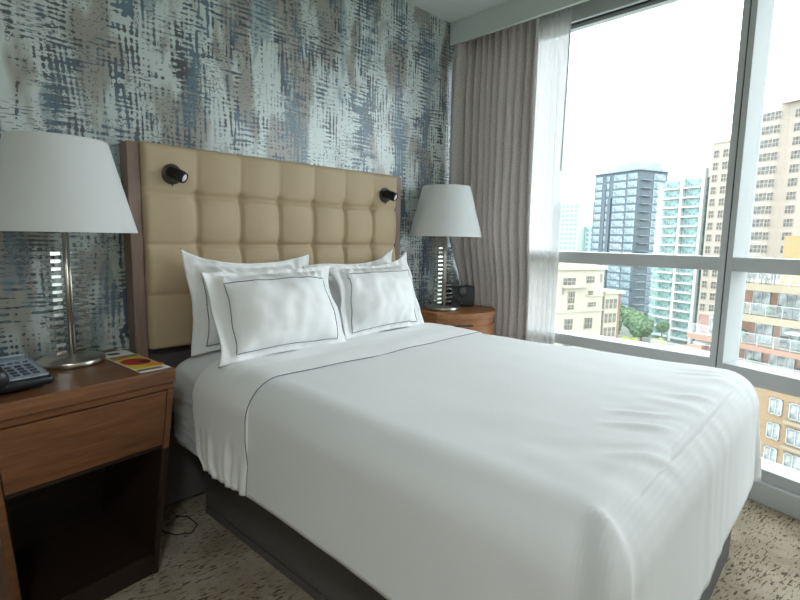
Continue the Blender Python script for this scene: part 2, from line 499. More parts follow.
# ------------------------------------------------------------------ headboard
hb = thing('headboard', 'tall olive tan button-tufted headboard with wooden side posts behind the bed', 'headboard', (1.282, -.003, 0))
HX0, HX1, HZ0, HZ1 = -.648, .648, .69, 1.464
NCOL, ROW = 7, .195
CW = (HX1 - HX0) / NCOL
rows_z = [1.282, 1.088, .894, .700]
def hb_front(u, v):
    x = HX0 + u * (HX1 - HX0); z = HZ0 + v * (HZ1 - HZ0)
    cx = (x - HX0 - .017) / CW
    du = abs(cx - round(cx)) * CW if .5 < cx < NCOL - .5 else CW
    dz = min(abs(z - r) for r in rows_z[:3])
    inner = 1 if True else 0
    sx = math.exp(-(du / .009) ** 2); sz = math.exp(-(dz / .009) ** 2)
    if z > rows_z[0] + .02: sx *= .38 * (1 - .5 * sm(rows_z[0], HZ1, z))
    if z < rows_z[2]: sx *= .7
    edge = min(x - HX0, HX1 - x)
    if cx < 1 or cx > NCOL - 1: sz *= .55
    wide = .006 * math.exp(-(du / .05) ** 2) + .006 * math.exp(-(dz / .05) ** 2)
    tuft = math.exp(-((du ** 2 + dz ** 2) ** .5 / .022) ** 2)
    if not (.6 < cx < NCOL - .6): tuft = 0
    d = .013 * max(sx, sz) + 1.5 * wide + .014 * tuft
    e2 = min(edge, HZ1 - z, (z - HZ0) + .012)
    rr = .022
    rnd = 0
    if e2 < rr: rnd = rr - math.sqrt(max(0, rr * rr - (rr - e2) ** 2))
    y = -.092 - .014 + d + rnd * .9
    return Vector((x, min(y, -.058), z))
b = NB()
vs = grid_mesh(b, hb_front, 196, 130)
# back and sides
bk = [[None] * 2 for _ in range(2)]
nu, nv = 196, 130
border = [vs[i][0] for i in range(nu + 1)] + [vs[nu][j] for j in range(1, nv + 1)] + [vs[i][nv] for i in range(nu - 1, -1, -1)] + [vs[0][j] for j in range(nv - 1, 0, -1)]
back = [b.verts.new((v.co.x, -.03, v.co.z)) for v in border]
for i in range(len(border)):
    j = (i + 1) % len(border); b.faces.new((border[i], border[j], back[j], back[i]))
b.faces.new(back)
obj('upholstered_panel', b, M['upholstery'], hb, True)
for s in (-1, 1):
    b = NB(); bx(b, (s * .672 - .022, -.082, 0), (s * .672 + .022, 0, 1.462), .003); obj('side_post', b, M['wood_post'], hb)
b = NB(); bx(b, (-.65, -.05, .02), (.65, -.0, .70), .002); obj('lower_panel', b, M['base_dark'], hb)
b = NB(); bx(b, (-.65, -.03, .70), (.65, -.0, 1.455)); obj('backing_board', b, M['wood_post'], hb)

def reading_lamp(loc, d, label):
    t = thing('reading_lamp', label, 'wall lamp', loc, group='reading lamps on the headboard')
    Mx = Matrix.Rotation(PI / 2, 4, 'X')
    b = NB(); lathe(b, [(0, 0), (.038, 0), (.040, .003), (.040, .009), (.037, .012), (0, .013)], 32, Mx); obj('wall_plate', b, M['rosette'], t, True)
    d = Vector(d).normalized()
    b = NB(); tube(b, [(0, -.008, 0), (0, -.034, 0)], .008, 12); obj('stem', b, M['black_metal'], t, True)
    q = d.to_track_quat('Z', 'Y').to_matrix().to_4x4()
    st = Vector((0, -.036, 0)) - d * .026
    Mq = Matrix.Translation(st) @ q
    b = NB(); lathe(b, [(0, 0), (.014, .0), (.020, .004), (.023, .012), (.0235, .054), (.021, .068), (.0185, .072), (.0175, .071), (.0165, .064), (0, .063)], 28, Mq); obj('lamp_head', b, M['black_metal'], t, True)
    b = NB(); lathe(b, [(0, .0715), (.011, .0705), (.0158, .067), (.0158, .064), (0, .0645)], 24, Mq); obj('lens', b, M['lens'], t, True)
    b = NB(); tube(b, [(0, -.010, -.030), (0, -.016, -.036), (0, -.010, -.046)], .003, 8); obj('switch', b, M['rosette'], t, True)
    return t
reading_lamp((.736, -.097, 1.356), (.60, -.70, -.42), 'small black swivel reading lamp on the headboard near the large left lamp')
reading_lamp((1.838, -.097, 1.355), (.34, -.86, -.36), 'small black swivel reading lamp at the headboard corner nearest the window')

# ------------------------------------------------------------------ bed
BED = Matrix.Translation((1.315, -.15, 0)) @ Matrix.Rotation(R(3), 4, 'Z')
bl, br = BED.to_translation(), (0, 0, R(3))
t = thing('bed_base', 'dark charcoal bed base under the white mattress', 'bed base', bl, br)
b = NB(); bx(b, (-.525, -1.63, .03), (.66, 0, .27), .012); obj('box', b, M['base_dark'], t)
b = NB(); bx(b, (-.523, -1.628, 0), (.658, -.002, .03)); obj('plinth', b, M['base_dark'], t)
for k in range(2):
    b = NB(); bx(b, (-.533, -.83 - .13 * k, .004), (-.522, -.785 - .13 * k, .026), .003); obj('bracket', b, M['black_plastic'], t)

def cross(W, r, top, hem, flare):
    """profile: list of (offset from inner edge, z)"""
    pts = []
    n = 12
    for k in range(n + 1):
        a = PI / 2 * k / n
        pts.append((r * math.sin(a), top - r * (1 - math.cos(a))))
    m_ = 18
    for k in range(1, m_ + 1):
        f = k / m_
        pts.append((r + flare * f ** 1.3, top - r + (hem - top + r) * f))
    return pts

t = thing('mattress', 'white mattress in a rumpled fitted sheet between bed base and duvet', 'mattress', bl, br)
b = NB()
def matt(u, v):
    # closed tube around length
    a = 2 * PI * u
    hw, hh, rr = .636, .197, .06
    cxx, czz = math.cos(a), math.sin(a)
    p = 7
    k = (abs(cxx) ** p + abs(czz) ** p) ** (-1 / p)
    x, z = cxx * k * hw, .476 + czz * k * hh
    y = -.005 - v * 1.62
    side = sm(.5, .62, abs(x))
    rip = .012 * nz(y * 3.0, z * 26, 3) * side + .006 * nz(y * 9, z * 40, 8) * side
    end = 1
    x += math.copysign(rip, x)
    z += .006 * nz(x * 6, y * 6, 1) * (1 if z > .6 else 0)
    return Vector((x, y, z))
vs = grid_mesh(b, matt, 160, 120)
for i in (0, 120):
    b.faces.new([vs[k][i] for k in range(160)])
bmesh.ops.remove_doubles(b, verts=b.verts[:], dist=1e-5)
obj('fitted_sheet', b, M['sheet'], t, True)

dv = thing('duvet', 'smooth white duvet covering the bed, folded back below the pillows', 'duvet', bl, br)
TOP = .688
CREASE = [(-.22, -1.44, -.10, -1.60, .006), (-.12, -1.42, .0, -1.57, .006), (-.40, -1.52, -.27, -1.65, .006), (.16, -1.48, .24, -1.62, .003), (.46, -1.44, .54, -1.6, .005)]
def duvet_mesh():
    bm = bmesh.new()
    r = .11
    prof = cross(.67, r, 0, -.345, .012)      # offsets, dz from top
    nP = len(prof)
    Wf = lambda y: .655 + .028 * sm(-.35, -1.70, y)
    L = 1.67                                   # foot plane before flare
    nx, ny = 110, 130
    xs = [-1 - (nP - 1 - k) for k in range(nP - 1)]
    cols = [('L', k) for k in range(nP - 1, 0, -1)] + [('T', i / nx) for i in range(nx + 1)] + [('R', k) for k in range(1, nP)]
    rowsl = [('T', j / ny) for j in range(ny + 1)] + [('F', k) for k in range(1, nP)]
    grid = []
    for c in cols:
        line = []
        for rw in rowsl:
            yT = -.50 + (-(L - r) + .50) * (rw[1] if rw[0] == 'T' else 1)
            w = Wf(yT) - r
            wr_ = w + .055 * sm(-.5, -1.6, yT)
            xT = {'L': -w, 'R': wr_}.get(c[0], None)
            if xT is None: xT = -w + (w + wr_) * c[1]
            kx = c[1] if c[0] in 'LR' else 0
            ky = rw[1] if rw[0] == 'F' else 0
            sgn = -1 if c[0] == 'L' else 1
            if kx == 0 and ky == 0:
                o, dz, d = 0, 0, Vector((0, 0))
            elif ky == 0: o, dz = prof[kx]; d = Vector((sgn, 0))
            elif kx == 0: o, dz = prof[ky]; d = Vector((0, -1))
            else:
                k = max(kx, ky); o, dz = prof[k]
                ph = PI / 4 * kx / ky if ky >= kx else PI / 2 - PI / 4 * ky / kx
                d = Vector((sgn * math.sin(ph), -math.cos(ph)))
                f = k / (nP - 1)
                ad = math.degrees(ph)
                # corner pleat
                if sgn < 0:
                    hwid = 3 + 21 * sm(.30, .85, f)
                    rec = 1 - sm(hwid - 5, hwid, abs(ad - 46))
                    o = o - .125 * rec * sm(.36, .66, f)
                    tip = math.exp(-((ad - 46) / 15) ** 2)
                    o += .045 * tip * sm(.05, .3, f)
                    dz += .034 * tip * sm(.04, .22, f) * (1 - sm(.30, .48, f))
                    rid = math.exp(-((ad - 46 + hwid + 6) / 6) ** 2) + math.exp(-((ad - 46 - hwid - 6) / 6) ** 2)
                    o += .022 * rid * sm(.36, .7, f)
                else:
                    o += .02 * math.sin(ph * 6) * sm(.3, 1, f)
            x = xT + d.x * o; y = yT + d.y * o; z = TOP + dz
            # hem rises a little and undulates
            k = max(kx, ky)
            f = k / (nP - 1)
            if f > .4:
                u_ = (f - .4) / .6
                z += u_ * (.012 * nz(x * 2, y * 2, 5)) + -.025 * u_ * min(1, ky / 12)
                hv = .006 * nz(x * 3, y * 3, 9) + .0015 * nz(x * 10, y * 10, 19)
                x += d.x * hv * u_; y += d.y * hv * u_
            # soft top
            soft = 1 - sm(.2, .6, f)
            z += soft * (.007 * nz(x * 2.2, y * 2.2, 2) + .0025 * nz(x * 7, y * 5, 4))
            # slack folds running towards the foot corners
            q = sm(-1.25, -1.58, y)
            fw_ = .6 * math.sin(x * 46 + 3 * nz(x * 3, y * 3, 6)) * nz(x * 5, y * 6, 11)
            amp = .006 * q * soft
            z += amp * fw_
            if ky > 0: y -= .005 * fw_ * q
            if ky > 0 or q > 0:
                z += .004 * q * soft * math.sin((y + 1.2 * x) * 30) * max(0, nz(x * 3.5, y * 2, 23))
            for (ax, ay, bx_, by_, dd) in CREASE:
                t_ = max(0, min(1, ((x - ax) * (bx_ - ax) + (y - ay) * (by_ - ay)) / ((bx_ - ax) ** 2 + (by_ - ay) ** 2)))
                ds = math.hypot(x - ax - t_ * (bx_ - ax), y - ay - t_ * (by_ - ay))
                if soft > 0: z += dd * soft * math.sin(PI * t_) * (math.exp(-(ds / .018) ** 2) - .6 * math.exp(-((ds - .03) / .02) ** 2))
            line.append(bm.verts.new((x, y, z)))
        grid.append(line)
    for i in range(len(cols) - 1):
        for j in range(len(rowsl) - 1):
            bm.faces.new((grid[i][j], grid[i + 1][j], grid[i + 1][j + 1], grid[i][j + 1]))
    bmesh.ops.remove_doubles(bm, verts=bm.verts[:], dist=1e-6)
    return bm
o = obj('cover', duvet_mesh(), M['duvet'], dv, True)
md = o.modifiers.new('thick', 'SOLIDIFY'); md.thickness = .012; md.offset = -1

def band_profile(s, off):
    """s in [0,1] around left hem - top - right hem, returns x, z"""
    r = .11 + off
    W = .657 + off
    straight = TOP + off - r - .345
    arc = PI / 2 * r
    topl = 2 * (W - r)
    tot = 2 * (straight + arc) + topl
    d = s * tot
    if d < straight: return -W - .010 * (1 - d / straight), .345 + d
    d -= straight
    if d < arc:
        a = d / r; return -(W - r) - r * math.cos(a), TOP + off - r + r * math.sin(a)
    d -= arc
    if d < topl: return -(W - r) + d, TOP + off
    d -= topl
    if d < arc:
        a = d / r; return (W - r) + r * math.sin(a), TOP + off - r + r * math.cos(a)
    d -= arc
    return W + .010 * d / straight, TOP + off - r - d
def band(u, v):
    x, z = band_profile(u, .012)
    drop = max(0, min(1, (TOP - z - .10) / .24))
    y0 = -.235 - .012 * drop
    y0 -= .05 * sm(.8, 1, drop)
    y1 = -.575 + .012 * nz(x * 3, z * 3, 31)
    y = y0 + (y1 - y0) * v
    bul = math.sin(PI * min(1, v * 1.0)) ** .5
    side = sm(.2, .7, drop)
    w = .007 * math.sin(v * 30 + 6 * nz(v * 2, z * 2, 41)) * nz(v * 4, z * 3, 44) * side * 2.6
    w2 = .006 * nz(x * 5, y * 11, 46) * (1 - side)
    off = .012 * bul - .010
    nx_, nz_ = (-1 if x < 0 else 1) * side, 1 - side
    x += nx_ * (off + w); z += nz_ * (off * .8 + w2)
    # crease at the shoulder
    sh = math.exp(-((drop - .05) / .12) ** 2)
    z += .006 * sh * math.sin(y * 60 + 2 * nz(y * 4, x)) * max(0, nz(y * 6, 7, 50))
    return Vector((x, y, z))
b = NB(); grid_mesh(b, band, 170, 60)
fold = obj('sheet_fold', b, M['linen'], dv, True)
md = fold.modifiers.new('thick', 'SOLIDIFY'); md.thickness = .016; md.offset = -1
b = NB()
tube(b, [band(u / 160, 1.0) + Vector((0, -.003, .002)) for u in range(161)], .0016, 6)
obj('piping', b, M['piping'], fold, True)

# ------------------------------------------------------------------ pillows
def pillow(loc, rot, w, h, T, label, seed, lift=(0, 0, 0, 0)):
    """standing pillow: local x across, local z up along its face, local -y towards the room. lift: TL,TR,BL,BR corner stretch"""
    t = thing('pillow', label, 'pillow', loc, rot, group='white pillows with grey piping')
    FL = .86
    def outline(u, v):
        x = w / 2 * u * (1 - .045 * (1 - v * v)); z = h / 2 * v * (1 - .085 * (1 - u * u))
        cu, cv = (u + 1) / 2, (v + 1) / 2
        k = abs(u) ** 3 * abs(v) ** 3
        li = lift[0] * (1 - cu) * cv + lift[1] * cu * cv + lift[2] * (1 - cu) * (1 - cv) + lift[3] * cu * (1 - cv)
        z += li * k
        x += .012 * (1 if u > 0 else -1) * k
        return x, z + h / 2
    def thick(u, v):
        a = min(1, abs(u) / FL); c = min(1, abs(v) / (FL + .03))
        q = max(0, (1 - a ** 2.6)) ** .62 * max(0, (1 - c ** 2.4)) ** .60
        return T / 2 * q + .004
    def face(u, v, s):
        x, z = outline(u, v)
        tk = thick(u, v)
        wr = .014 * nz(x * 6 + seed, z * 6, seed) + .008 * nz(x * 16, z * 9 + seed, seed + 4)
        rim = sm(.55, .9, max(abs(u), abs(v)))
        wr2 = .009 * math.sin((u * 9 + 4 * nz(u * 3, v * 3, seed)) * 3) * rim * sm(.3, .8, v) if s < 0 else 0
        bend = -.03 * (1 - u * u) * 0 + .012 * nz(u * 1.5, v * 1.5, seed + 9)
        y = s * (tk + (wr + wr2) * min(1, tk / .02)) + bend + (.006 * nz(x * 20, z * 20, seed + 2)) + .030 * rim * nz(x * 7, z * 7, seed + 30) + .010 * rim * nz(x * 26, z * 6, seed + 33)
        return Vector((x, y, z))
    b = NB()
    N_, K_ = 72, 54
    f = lambda s: (lambda i, j: face(i * 2 - 1, j * 2 - 1, s))
    grid_mesh(b, f(-1), N_, K_); grid_mesh(b, f(1), N_, K_)
    # close rim
    per = [(-1 + 2 * i / N_, -1) for i in range(N_)] + [(1, -1 + 2 * j / K_) for j in range(K_)] + [(1 - 2 * i / N_, 1) for i in range(N_)] + [(-1, 1 - 2 * j / K_) for j in range(K_)]
    fr = [b.verts.new(face(u, v, -1)) for u, v in per]; bkk = [b.verts.new(face(u, v, 1)) for u, v in per]
    for i in range(len(per)):
        j = (i + 1) % len(per); b.faces.new((fr[i], fr[j], bkk[j], bkk[i]))
    bmesh.ops.remove_doubles(b, verts=b.verts[:], dist=1e-5)
    pc = obj('pillowcase', b, M['linen'], t, True)
    pu, pv, pl = .82, .66, .86
    n = 40
    loop = [(-pu + 2 * pu * i / n, -pl) for i in range(n)] + [(pu, -pl + (pv + pl) * i / n) for i in range(n)] + [(pu - 2 * pu * i / n, pv) for i in range(n)] + [(-pu, pv - (pv + pl) * i / n) for i in range(n)]
    b = NB(); tube(b, [face(u, v, -1) + Vector((0, -.0008, 0)) for u, v in loop], .0019, 6, True)
    obj('piping', b, M['piping'], pc, True)
    return t
pillow((1.025, -.225, .672), (R(-7), 0, R(1)), .56, .36, .18, 'white pillow leaning on the headboard behind the front pillow nearest the big lamp', 3.3, (.045, .02, 0, 0))
pillow((1.555, -.225, .672), (R(-7), 0, R(2)), .55, .345, .14, 'white pillow against the headboard behind the front pillow nearest the window', 8.1, (-.02, .06, 0, 0))
pillow((.995, -.510, .690), (R(-22), 0, R(1)), .54, .345, .19, 'plump white pillow with grey piping in front, nearest the big left lamp', 5.7, (-.015, .0, 0, 0))
pillow((1.570, -.430, .690), (R(-20), 0, R(4)), .53, .345, .18, 'plump white pillow with grey piping in front, nearest the window', 12.9, (-.03, .05, 0, 0))

# ------------------------------------------------------------------ left nightstand
NS = thing('nightstand', 'walnut bedside table with one drawer and open niche, carrying phone and lamp', 'nightstand', (.587, -.468, 0), (0, 0, R(9)))
W_, D_, H_ = .50, .43, .700
IN = .058
def tap(z):  # inset at height z
    return IN * (1 - z / (H_ - .045))
def frus(bm, x0, x1, y0, y1, z0, z1, bev=.002):
    def P4(z):
        def X(x):
            f = (x + W_ / 2) / (W_ / 2) if False else None
            return x
        i = tap(z)
        def mx(x): 
            c = -W_ / 2
            return c + (x - c) * (1 - i / (W_ / 2))
        def my(y): return y + (i * .8) * (1 - y / D_)
        return [(mx(x0), my(y0)), (mx(x1), my(y0)), (mx(x1), my(y1)), (mx(x0), my(y1))]
    prism(bm, P4(z0), z0, z1, bev, top=P4(z1))
ZT = H_ - .045
b = NB(); bx(b, (-W_ - .004, -.004, ZT), (.004, D_, H_), .004); obj('top', b, M['wood_left'], NS)
b = NB(); frus(b, -W_, -.0, .006, D_, ZT - .022, ZT, .001); obj('apron', b, M['wood_left'], NS)
for s in (0, 1):
    x0, x1 = (-W_, -W_ + .022) if s == 0 else (-.022, 0)
    b = NB(); frus(b, x0, x1, 0, D_, .436 if s else 0, ZT - .022); obj('side_panel', b, M['wood_left'], NS)
b = NB(); frus(b, -.022, 0, 0, D_, 0, .436); obj('leg_panel', b, M['wood_niche'], NS)  # this leg takes the niche's dark tone, the opposite side does not
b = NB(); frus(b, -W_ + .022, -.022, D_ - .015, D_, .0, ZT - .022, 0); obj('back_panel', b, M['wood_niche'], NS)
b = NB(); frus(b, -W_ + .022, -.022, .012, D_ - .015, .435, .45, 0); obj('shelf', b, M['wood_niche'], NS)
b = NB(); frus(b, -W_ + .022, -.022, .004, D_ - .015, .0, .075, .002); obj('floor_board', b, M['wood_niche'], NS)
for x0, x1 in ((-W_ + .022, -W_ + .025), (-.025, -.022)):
    b = NB(); frus(b, x0, x1, .003, D_ - .016, .076, .434, 0); obj('niche_shade_lining', b, M['wood_niche'], NS)  # thin sheets added to darken the niche walls as shade would
b = NB(); frus(b, -W_ + .025, -.025, -.002, .35, .452, ZT - .025, .002); obj('drawer', b, M['wood_left'], NS)

# right nightstand : bowed front
NR = thing('nightstand', 'cherry wood bedside table with a bowed front beside the curtain', 'nightstand', (2.335, 0, 0))
def bow(sc, ins=0, n=20):
    hw = .245 - ins; yb = -.04
    pts = [(hw, yb), (-hw, yb)]
    yl, ap = -.27 + ins, -.425 + ins
    for k in range(n + 1):
        u = -1 + 2 * k / n
        sag = (1 - u * u)
        pts.append((hw * u, yl - .02 * (u + 1) + (ap - yl + .0) * sag * .9))
    return pts[::-1]
HR = .712
b = NB(); prism(b, bow(1), HR - .035, HR, .003, seg=1); obj('top', b, M['wood_right'], NR)
b = NB(); prism(b, bow(1, .012), .42, HR - .035); obj('drawer_case', b, M['wood_right'], NR)
def bow_strip(z0, z1, u0, u1, out, mat, nm, n=16):
    bm = NB(); hw = .233; yl, ap = -.258, -.413
    def y(u): return yl - .02 * (u + 1) + (ap - yl) * (1 - u * u) * .9
    us = [u0 + (u1 - u0) * k / n for k in range(n + 1)]
    poly = [(hw * u, y(u) - out) for u in us] + [(hw * u, y(u) + .004) for u in us[::-1]]
    prism(bm, poly, z0, z1)
    return obj(nm, bm, mat, NR)
bow_strip(.47, HR - .075, -.86, .80, .008, M['wood_right'], 'drawer')
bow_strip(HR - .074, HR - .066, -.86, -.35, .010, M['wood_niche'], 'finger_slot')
for x in (-.21, .21):
    for y in (-.26 if x < 0 else -.30, -.06):
        b = NB(); bx(b, (x - .018, y - .018, 0), (x + .018, y + .018, .42), .003); obj('leg', b, M['wood_right'], NR)
b = NB(); prism(b, bow(1, .03), .10, .12); obj('shelf', b, M['wood_right'], NR)

# ------------------------------------------------------------------ table lamps
def table_lamp(loc, label, rz):
    t = thing('table_lamp', label, 'table lamp', loc, (0, 0, rz), group='table lamps beside the bed')
    b = NB(); lathe(b, [(0, 0), (.096, 0), (.098, .002), (.098, .017), (.095, .0195), (.02, .021), (.012, .030), (0, .03)], 48); obj('lamp_base', b, M['nickel'], t, True)
    b = NB(); tube(b, [(0, 0, .02), (0, 0, .50)], .0062, 14); obj('pole', b, M['nickel'], t, True)
    b = NB(); tube(b, [(.0115, -.002, .02), (.0115, -.002, .43)], .0035, 8); obj('cord_tube', b, M['nickel'], t, True)
    src = None
    for k in range(14):
        z = .038 + k * .0245
        if src is None:
            b = NB(); bx(b, (-.024, .009, 0), (.078, .062, .0115), .0012, seg=1)
            src = obj('crystal_plate', b, M['crystal'], t, False, (0, 0, z))
            b = NB(); bx(b, (-.056, -.012, .0), (-.0245, .03, .0115), .001, seg=1); obj('metal_end', b, M['chrome'], src)
        else: link_copy(src, t, (0, 0, z))
    r0, r1, z0, z1 = .213, .138, .430, .716
    b = NB(); lathe(b, [(r0, z0), (r0 - .001, z0 + .004), (r1 + .001, z1 - .004), (r1, z1), (r1 - .003, z1), (r1 - .002, z1 - .004), (r0 - .004, z0 + .004), (r0 - .003, z0), (r0, z0)], 72); obj('lamp_shade', b, M['shade'], t, True)
    b = NB()
    for k in range(3):
        a = 2 * PI * k / 3
        tube(b, [(0, 0, z1 - .03), (r1 * math.cos(a) * .99, r1 * math.sin(a) * .99, z1 - .012)], .002, 6)
    tube(b, [(0, 0, .48), (0, 0, z1 - .025)], .003, 6)
    obj('shade_spider', b, M['nickel'], t)
    b = NB(); lathe(b, [(0, .50), (.014, .50), (.016, .53), (.030, .57), (.032, .60), (.022, .63), (0, .64)], 20); obj('bulb', b, M['lens'], t, True)
    return t
table_lamp((.362, -.185, .700), 'white shaded lamp with crystal plate stem on the walnut bedside table', R(24))
table_lamp((2.255, -.175, .712), 'white shaded lamp with crystal plate stem on the cherry bedside table', R(-8))

# ------------------------------------------------------------------ telephone
ph = thing('telephone', 'dark desk telephone with grey keypad on the walnut bedside table', 'telephone', (.140, -.40, .700), (0, 0, R(10)))
tilt = Matrix.Rotation(R(9), 4, 'X')
Mt = Matrix.Translation((0, -.095, .016)) @ tilt
b = NB()
bx(b, (-.11, 0, -.004), (.11, .20, .022), .010, Mt, 3)
bx(b, (-.10, -.05, 0.0), (.10, .09, .016), .004)
bx(b, (-.09, .05, 0.0), (.09, .10, .032), .004)
obj('body', b, M['black_plastic'], ph, True)
b = NB(); bx(b, (.008, .012, .021), (.101, .190, .0245), .006, Mt); fp = obj('face_plate', b, M['phone_face'], ph)
b = NB(); bx(b, (.022, .150, .024), (.092, .180, .0255), .001, Mt); obj('display', b, M['phone_lcd'], fp)
for rI in range(4):
    for cI in range(3):
        kx, ky = .024 + cI * .023, .030 + rI * .021
        b = NB(); bx(b, (kx, ky, .024), (kx + .016, ky + .012, .0275), .002, Mt); obj('key', b, M['phone_key'], fp)
for k in range(4):
    b = NB(); bx(b, (.022 + k * .018, .126, .024), (.034 + k * .018, .132, .0268), .001, Mt); obj('key', b, M['phone_key'], fp)
b = NB()
def hs(u, v):
    a = 2 * PI * v
    y = -.008 + .205 * u
    e = abs(u - .5) * 2
    w = .022 + .008 * sm(.5, .85, e); hgt = .018 + .012 * sm(.55, .85, e)
    sh = math.sqrt(max(0, 1 - max(0, (e - .86) / .14) ** 2)) if e > .86 else 1
    return Mt @ Vector((-.022 + w * sh * math.cos(a), y, .046 - .016 * sm(.5, .85, e) + hgt * sh * math.sin(a) + .010 * (1 - e * e)))
grid_mesh(b, hs, 40, 20); bmesh.ops.remove_doubles(b, verts=b.verts[:], dist=1e-5)
obj('handset', b, M['black_plastic'], ph, True)

# ------------------------------------------------------------------ door-knob menu card
cd = thing('door_hanger', 'long white menu card with colourful food picture on the walnut bedside table', 'card', (.515, -.285, .7012), (0, 0, R(6)))
def flat(poly, z0, z1, mat, nm, par):
    bm = NB(); prism(bm, poly, z0, z1); return obj(nm, bm, mat, par)
def ell(cx, cy, a, bb, rot=0, n=24):
    return [(cx + a * math.cos(q) * math.cos(rot) - bb * math.sin(q) * math.sin(rot), cy + a * math.cos(q) * math.sin(rot) + bb * math.sin(q) * math.cos(rot)) for q in [2 * PI * k / n for k in range(n)]]
flat([(-.048, -.178), (.048, -.178), (.048, .178), (-.048, .178)], 0, .0015, M['white_paper'], 'sheet', cd)
pm = lambda n, c: plain(n, c, .5)
pic = flat([(-.046, -.135), (.046, -.135), (.046, .085), (-.046, .085)], .0015, .0018, pm('print_yellow', srgb(222, 186, 60)), 'printed_picture', cd)
flat([(-.046, .03), (.046, .055), (.046, .085), (-.046, .085)], .0018, .002, pm('print_green', srgb(120, 140, 60)), 'printed_leaf', pic)
flat(ell(-.012, .058, .032, .016, .2), .002, .0022, pm('print_salmon', srgb(190, 96, 84)), 'printed_fruit', pic)
flat(ell(.0, -.03, .043, .052, .2), .0018, .002, pm('print_red', srgb(176, 48, 40)), 'printed_fruit', pic)
flat(ell(.024, -.045, .016, .020, .2), .002, .0022, pm('print_dark', srgb(48, 26, 26)), 'printed_seed', pic)
flat(ell(.03, -.10, .016, .03, .9), .0018, .002, pm('print_orange', srgb(226, 140, 40)), 'printed_fruit', pic)
flat([(-.046, -.165), (.03, -.165), (.03, -.142), (-.046, -.142)], .0015, .0018, pm('print_brown', srgb(120, 84, 64)), 'printed_strip', cd)
flat(ell(-.006, .135, .022, .020), .0015, .0018, M['black_plastic'], 'hanger_hole', cd)

# ------------------------------------------------------------------ clock radio
ck = thing('clock_radio', 'black box-shaped clock radio on the cherry bedside table beside the curtain', 'clock radio', (2.445, -.150, .712), (0, 0, R(-28)))
b = NB(); bx(b, (-.080, -.045, .004), (.080, .05, .128), .008, None, 3); obj('body', b, M['black_plastic'], ck)
b = NB(); lathe(b, [(0, .006), (.03, .005), (.033, 0), (0, -.001)], 28, Matrix.Translation((.0, -.0455, .094)) @ Matrix.Rotation(PI / 2, 4, 'X')); obj('dial', b, plain('smoky_plastic', srgb(70, 72, 74), .3), ck, True)
b = NB(); lathe(b, [(0, .003), (.003, .002), (.0035, 0)], 12, Matrix.Translation((-.01, -.0455, .025)) @ Matrix.Rotation(PI / 2, 4, 'X')); obj('indicator', b, M['lens'], ck, True)
b = NB(); bx(b, (-.058, -.034, 0), (.058, .045, .005)); obj('foot_pad', b, M['gasket'], ck)

# ------------------------------------------------------------------ curtains
def curtain(name, label, cat, y0, y1, xc, amp, nf, mat, z0, z1, seed, sheerish=False):
    bm = NB()
    nu, nv = nf * 14, 46
    uvl = bm.loops.layers.uv.new('UVMap')
    def fn(u, v):
        z = z0 + (z1 - z0) * v
        topn = sm(.80, 1.0, v)
        # fold phase wanders; folds get wider towards the bottom
        ph = u + .018 * nz(u * 6, seed, v * 1.2) + .012 * (1 - v) * math.sin(u * 9 + seed)
        s = math.sin(ph * nf * 2 * PI)
        s2 = math.copysign(abs(s) ** .75, s)
        a = amp * (.75 + .5 * nz(u * 7, seed * 2, v * .6)) * (1 - .35 * topn)
        y = y0 + (y1 - y0) * (u + .25 / nf * math.cos(ph * nf * 2 * PI) * .8 * (.6 + .4 * nz(u * 5, 3, seed)))
        y += (y1 - y0) * .03 * (1 - v) * u
        if sheerish: xb = xc
        else:                                   # hangs towards the room, pushed back where the bedside table stands
            xb = 2.555 + (xc - 2.555) * max(1 - sm(.72, 1.25, z), 0) + .05 * sm(.55, 1.0, u) * sm(.7, 1.2, z) - .105 * (1 - sm(0, .2, u)) * sm(.75, 1.2, z) * (1 - sm(2.2, 2.3, z) * .25)
        x = xb + a * s2 + .3 * amp * topn * math.sin(ph * nf * 4 * PI)
        return Vector((x, y, z))
    vs = grid_mesh(bm, fn, nu, nv)
    bm.verts.index_update()
    Lu = abs(y1 - y0) * 2.2
    key = {}
    for i in range(nu + 1):
        for j in range(nv + 1): key[vs[i][j]] = (i / nu * Lu, j / nv * (z1 - z0))
    for f in bm.faces:
        for lp in f.loops: lp[uvl].uv = key[lp.vert]
    o = obj(name, bm, mat, None, True)
    setprops(o, label, cat)
    md = o.modifiers.new('thick', 'SOLIDIFY'); md.thickness = .002 if not sheerish else .0008; md.offset = 0
    return o
curtain('curtain', 'taupe patterned curtain gathered in folds beside the window', 'curtain', -.012, -.52, 2.632, .040, 11, M['drape'], .02, 2.405, 2.2)
curtain('sheer_curtain', 'thin white translucent curtain next to the taupe curtain', 'curtain', -.46, -.675, 2.664, .012, 6, M['sheer'], .02, 2.405, 6.4, True)
wd = thing('curtain_wand', 'thin grey curtain pull wand hanging over the window', 'curtain wand', (2.60, -.712, 2.395))
b = NB(); tube(b, [(0, 0, 0), (.0, .004, -.35), (.0, .012, -.885)], .0035, 8); obj('rod', b, M['alu'], wd, True)
b = NB(); tube(b, [(0, 0, 0), (.01, 0, .03)], .0025, 6); obj('hook', b, M['gasket'], wd, True)

# cable on the carpet behind the left nightstand
b = NB(); tube(b, [(.61, -.20, .004), (.64, -.26, .004), (.69, -.29, .004), (.73, -.25, .004), (.725, -.17, .004), (.69, -.13, .004)], .0025, 8)
setprops(obj('power_cable', b, M['gasket'], None, True), 'thin dark cable lying on the carpet between walnut table and bed', 'cable')

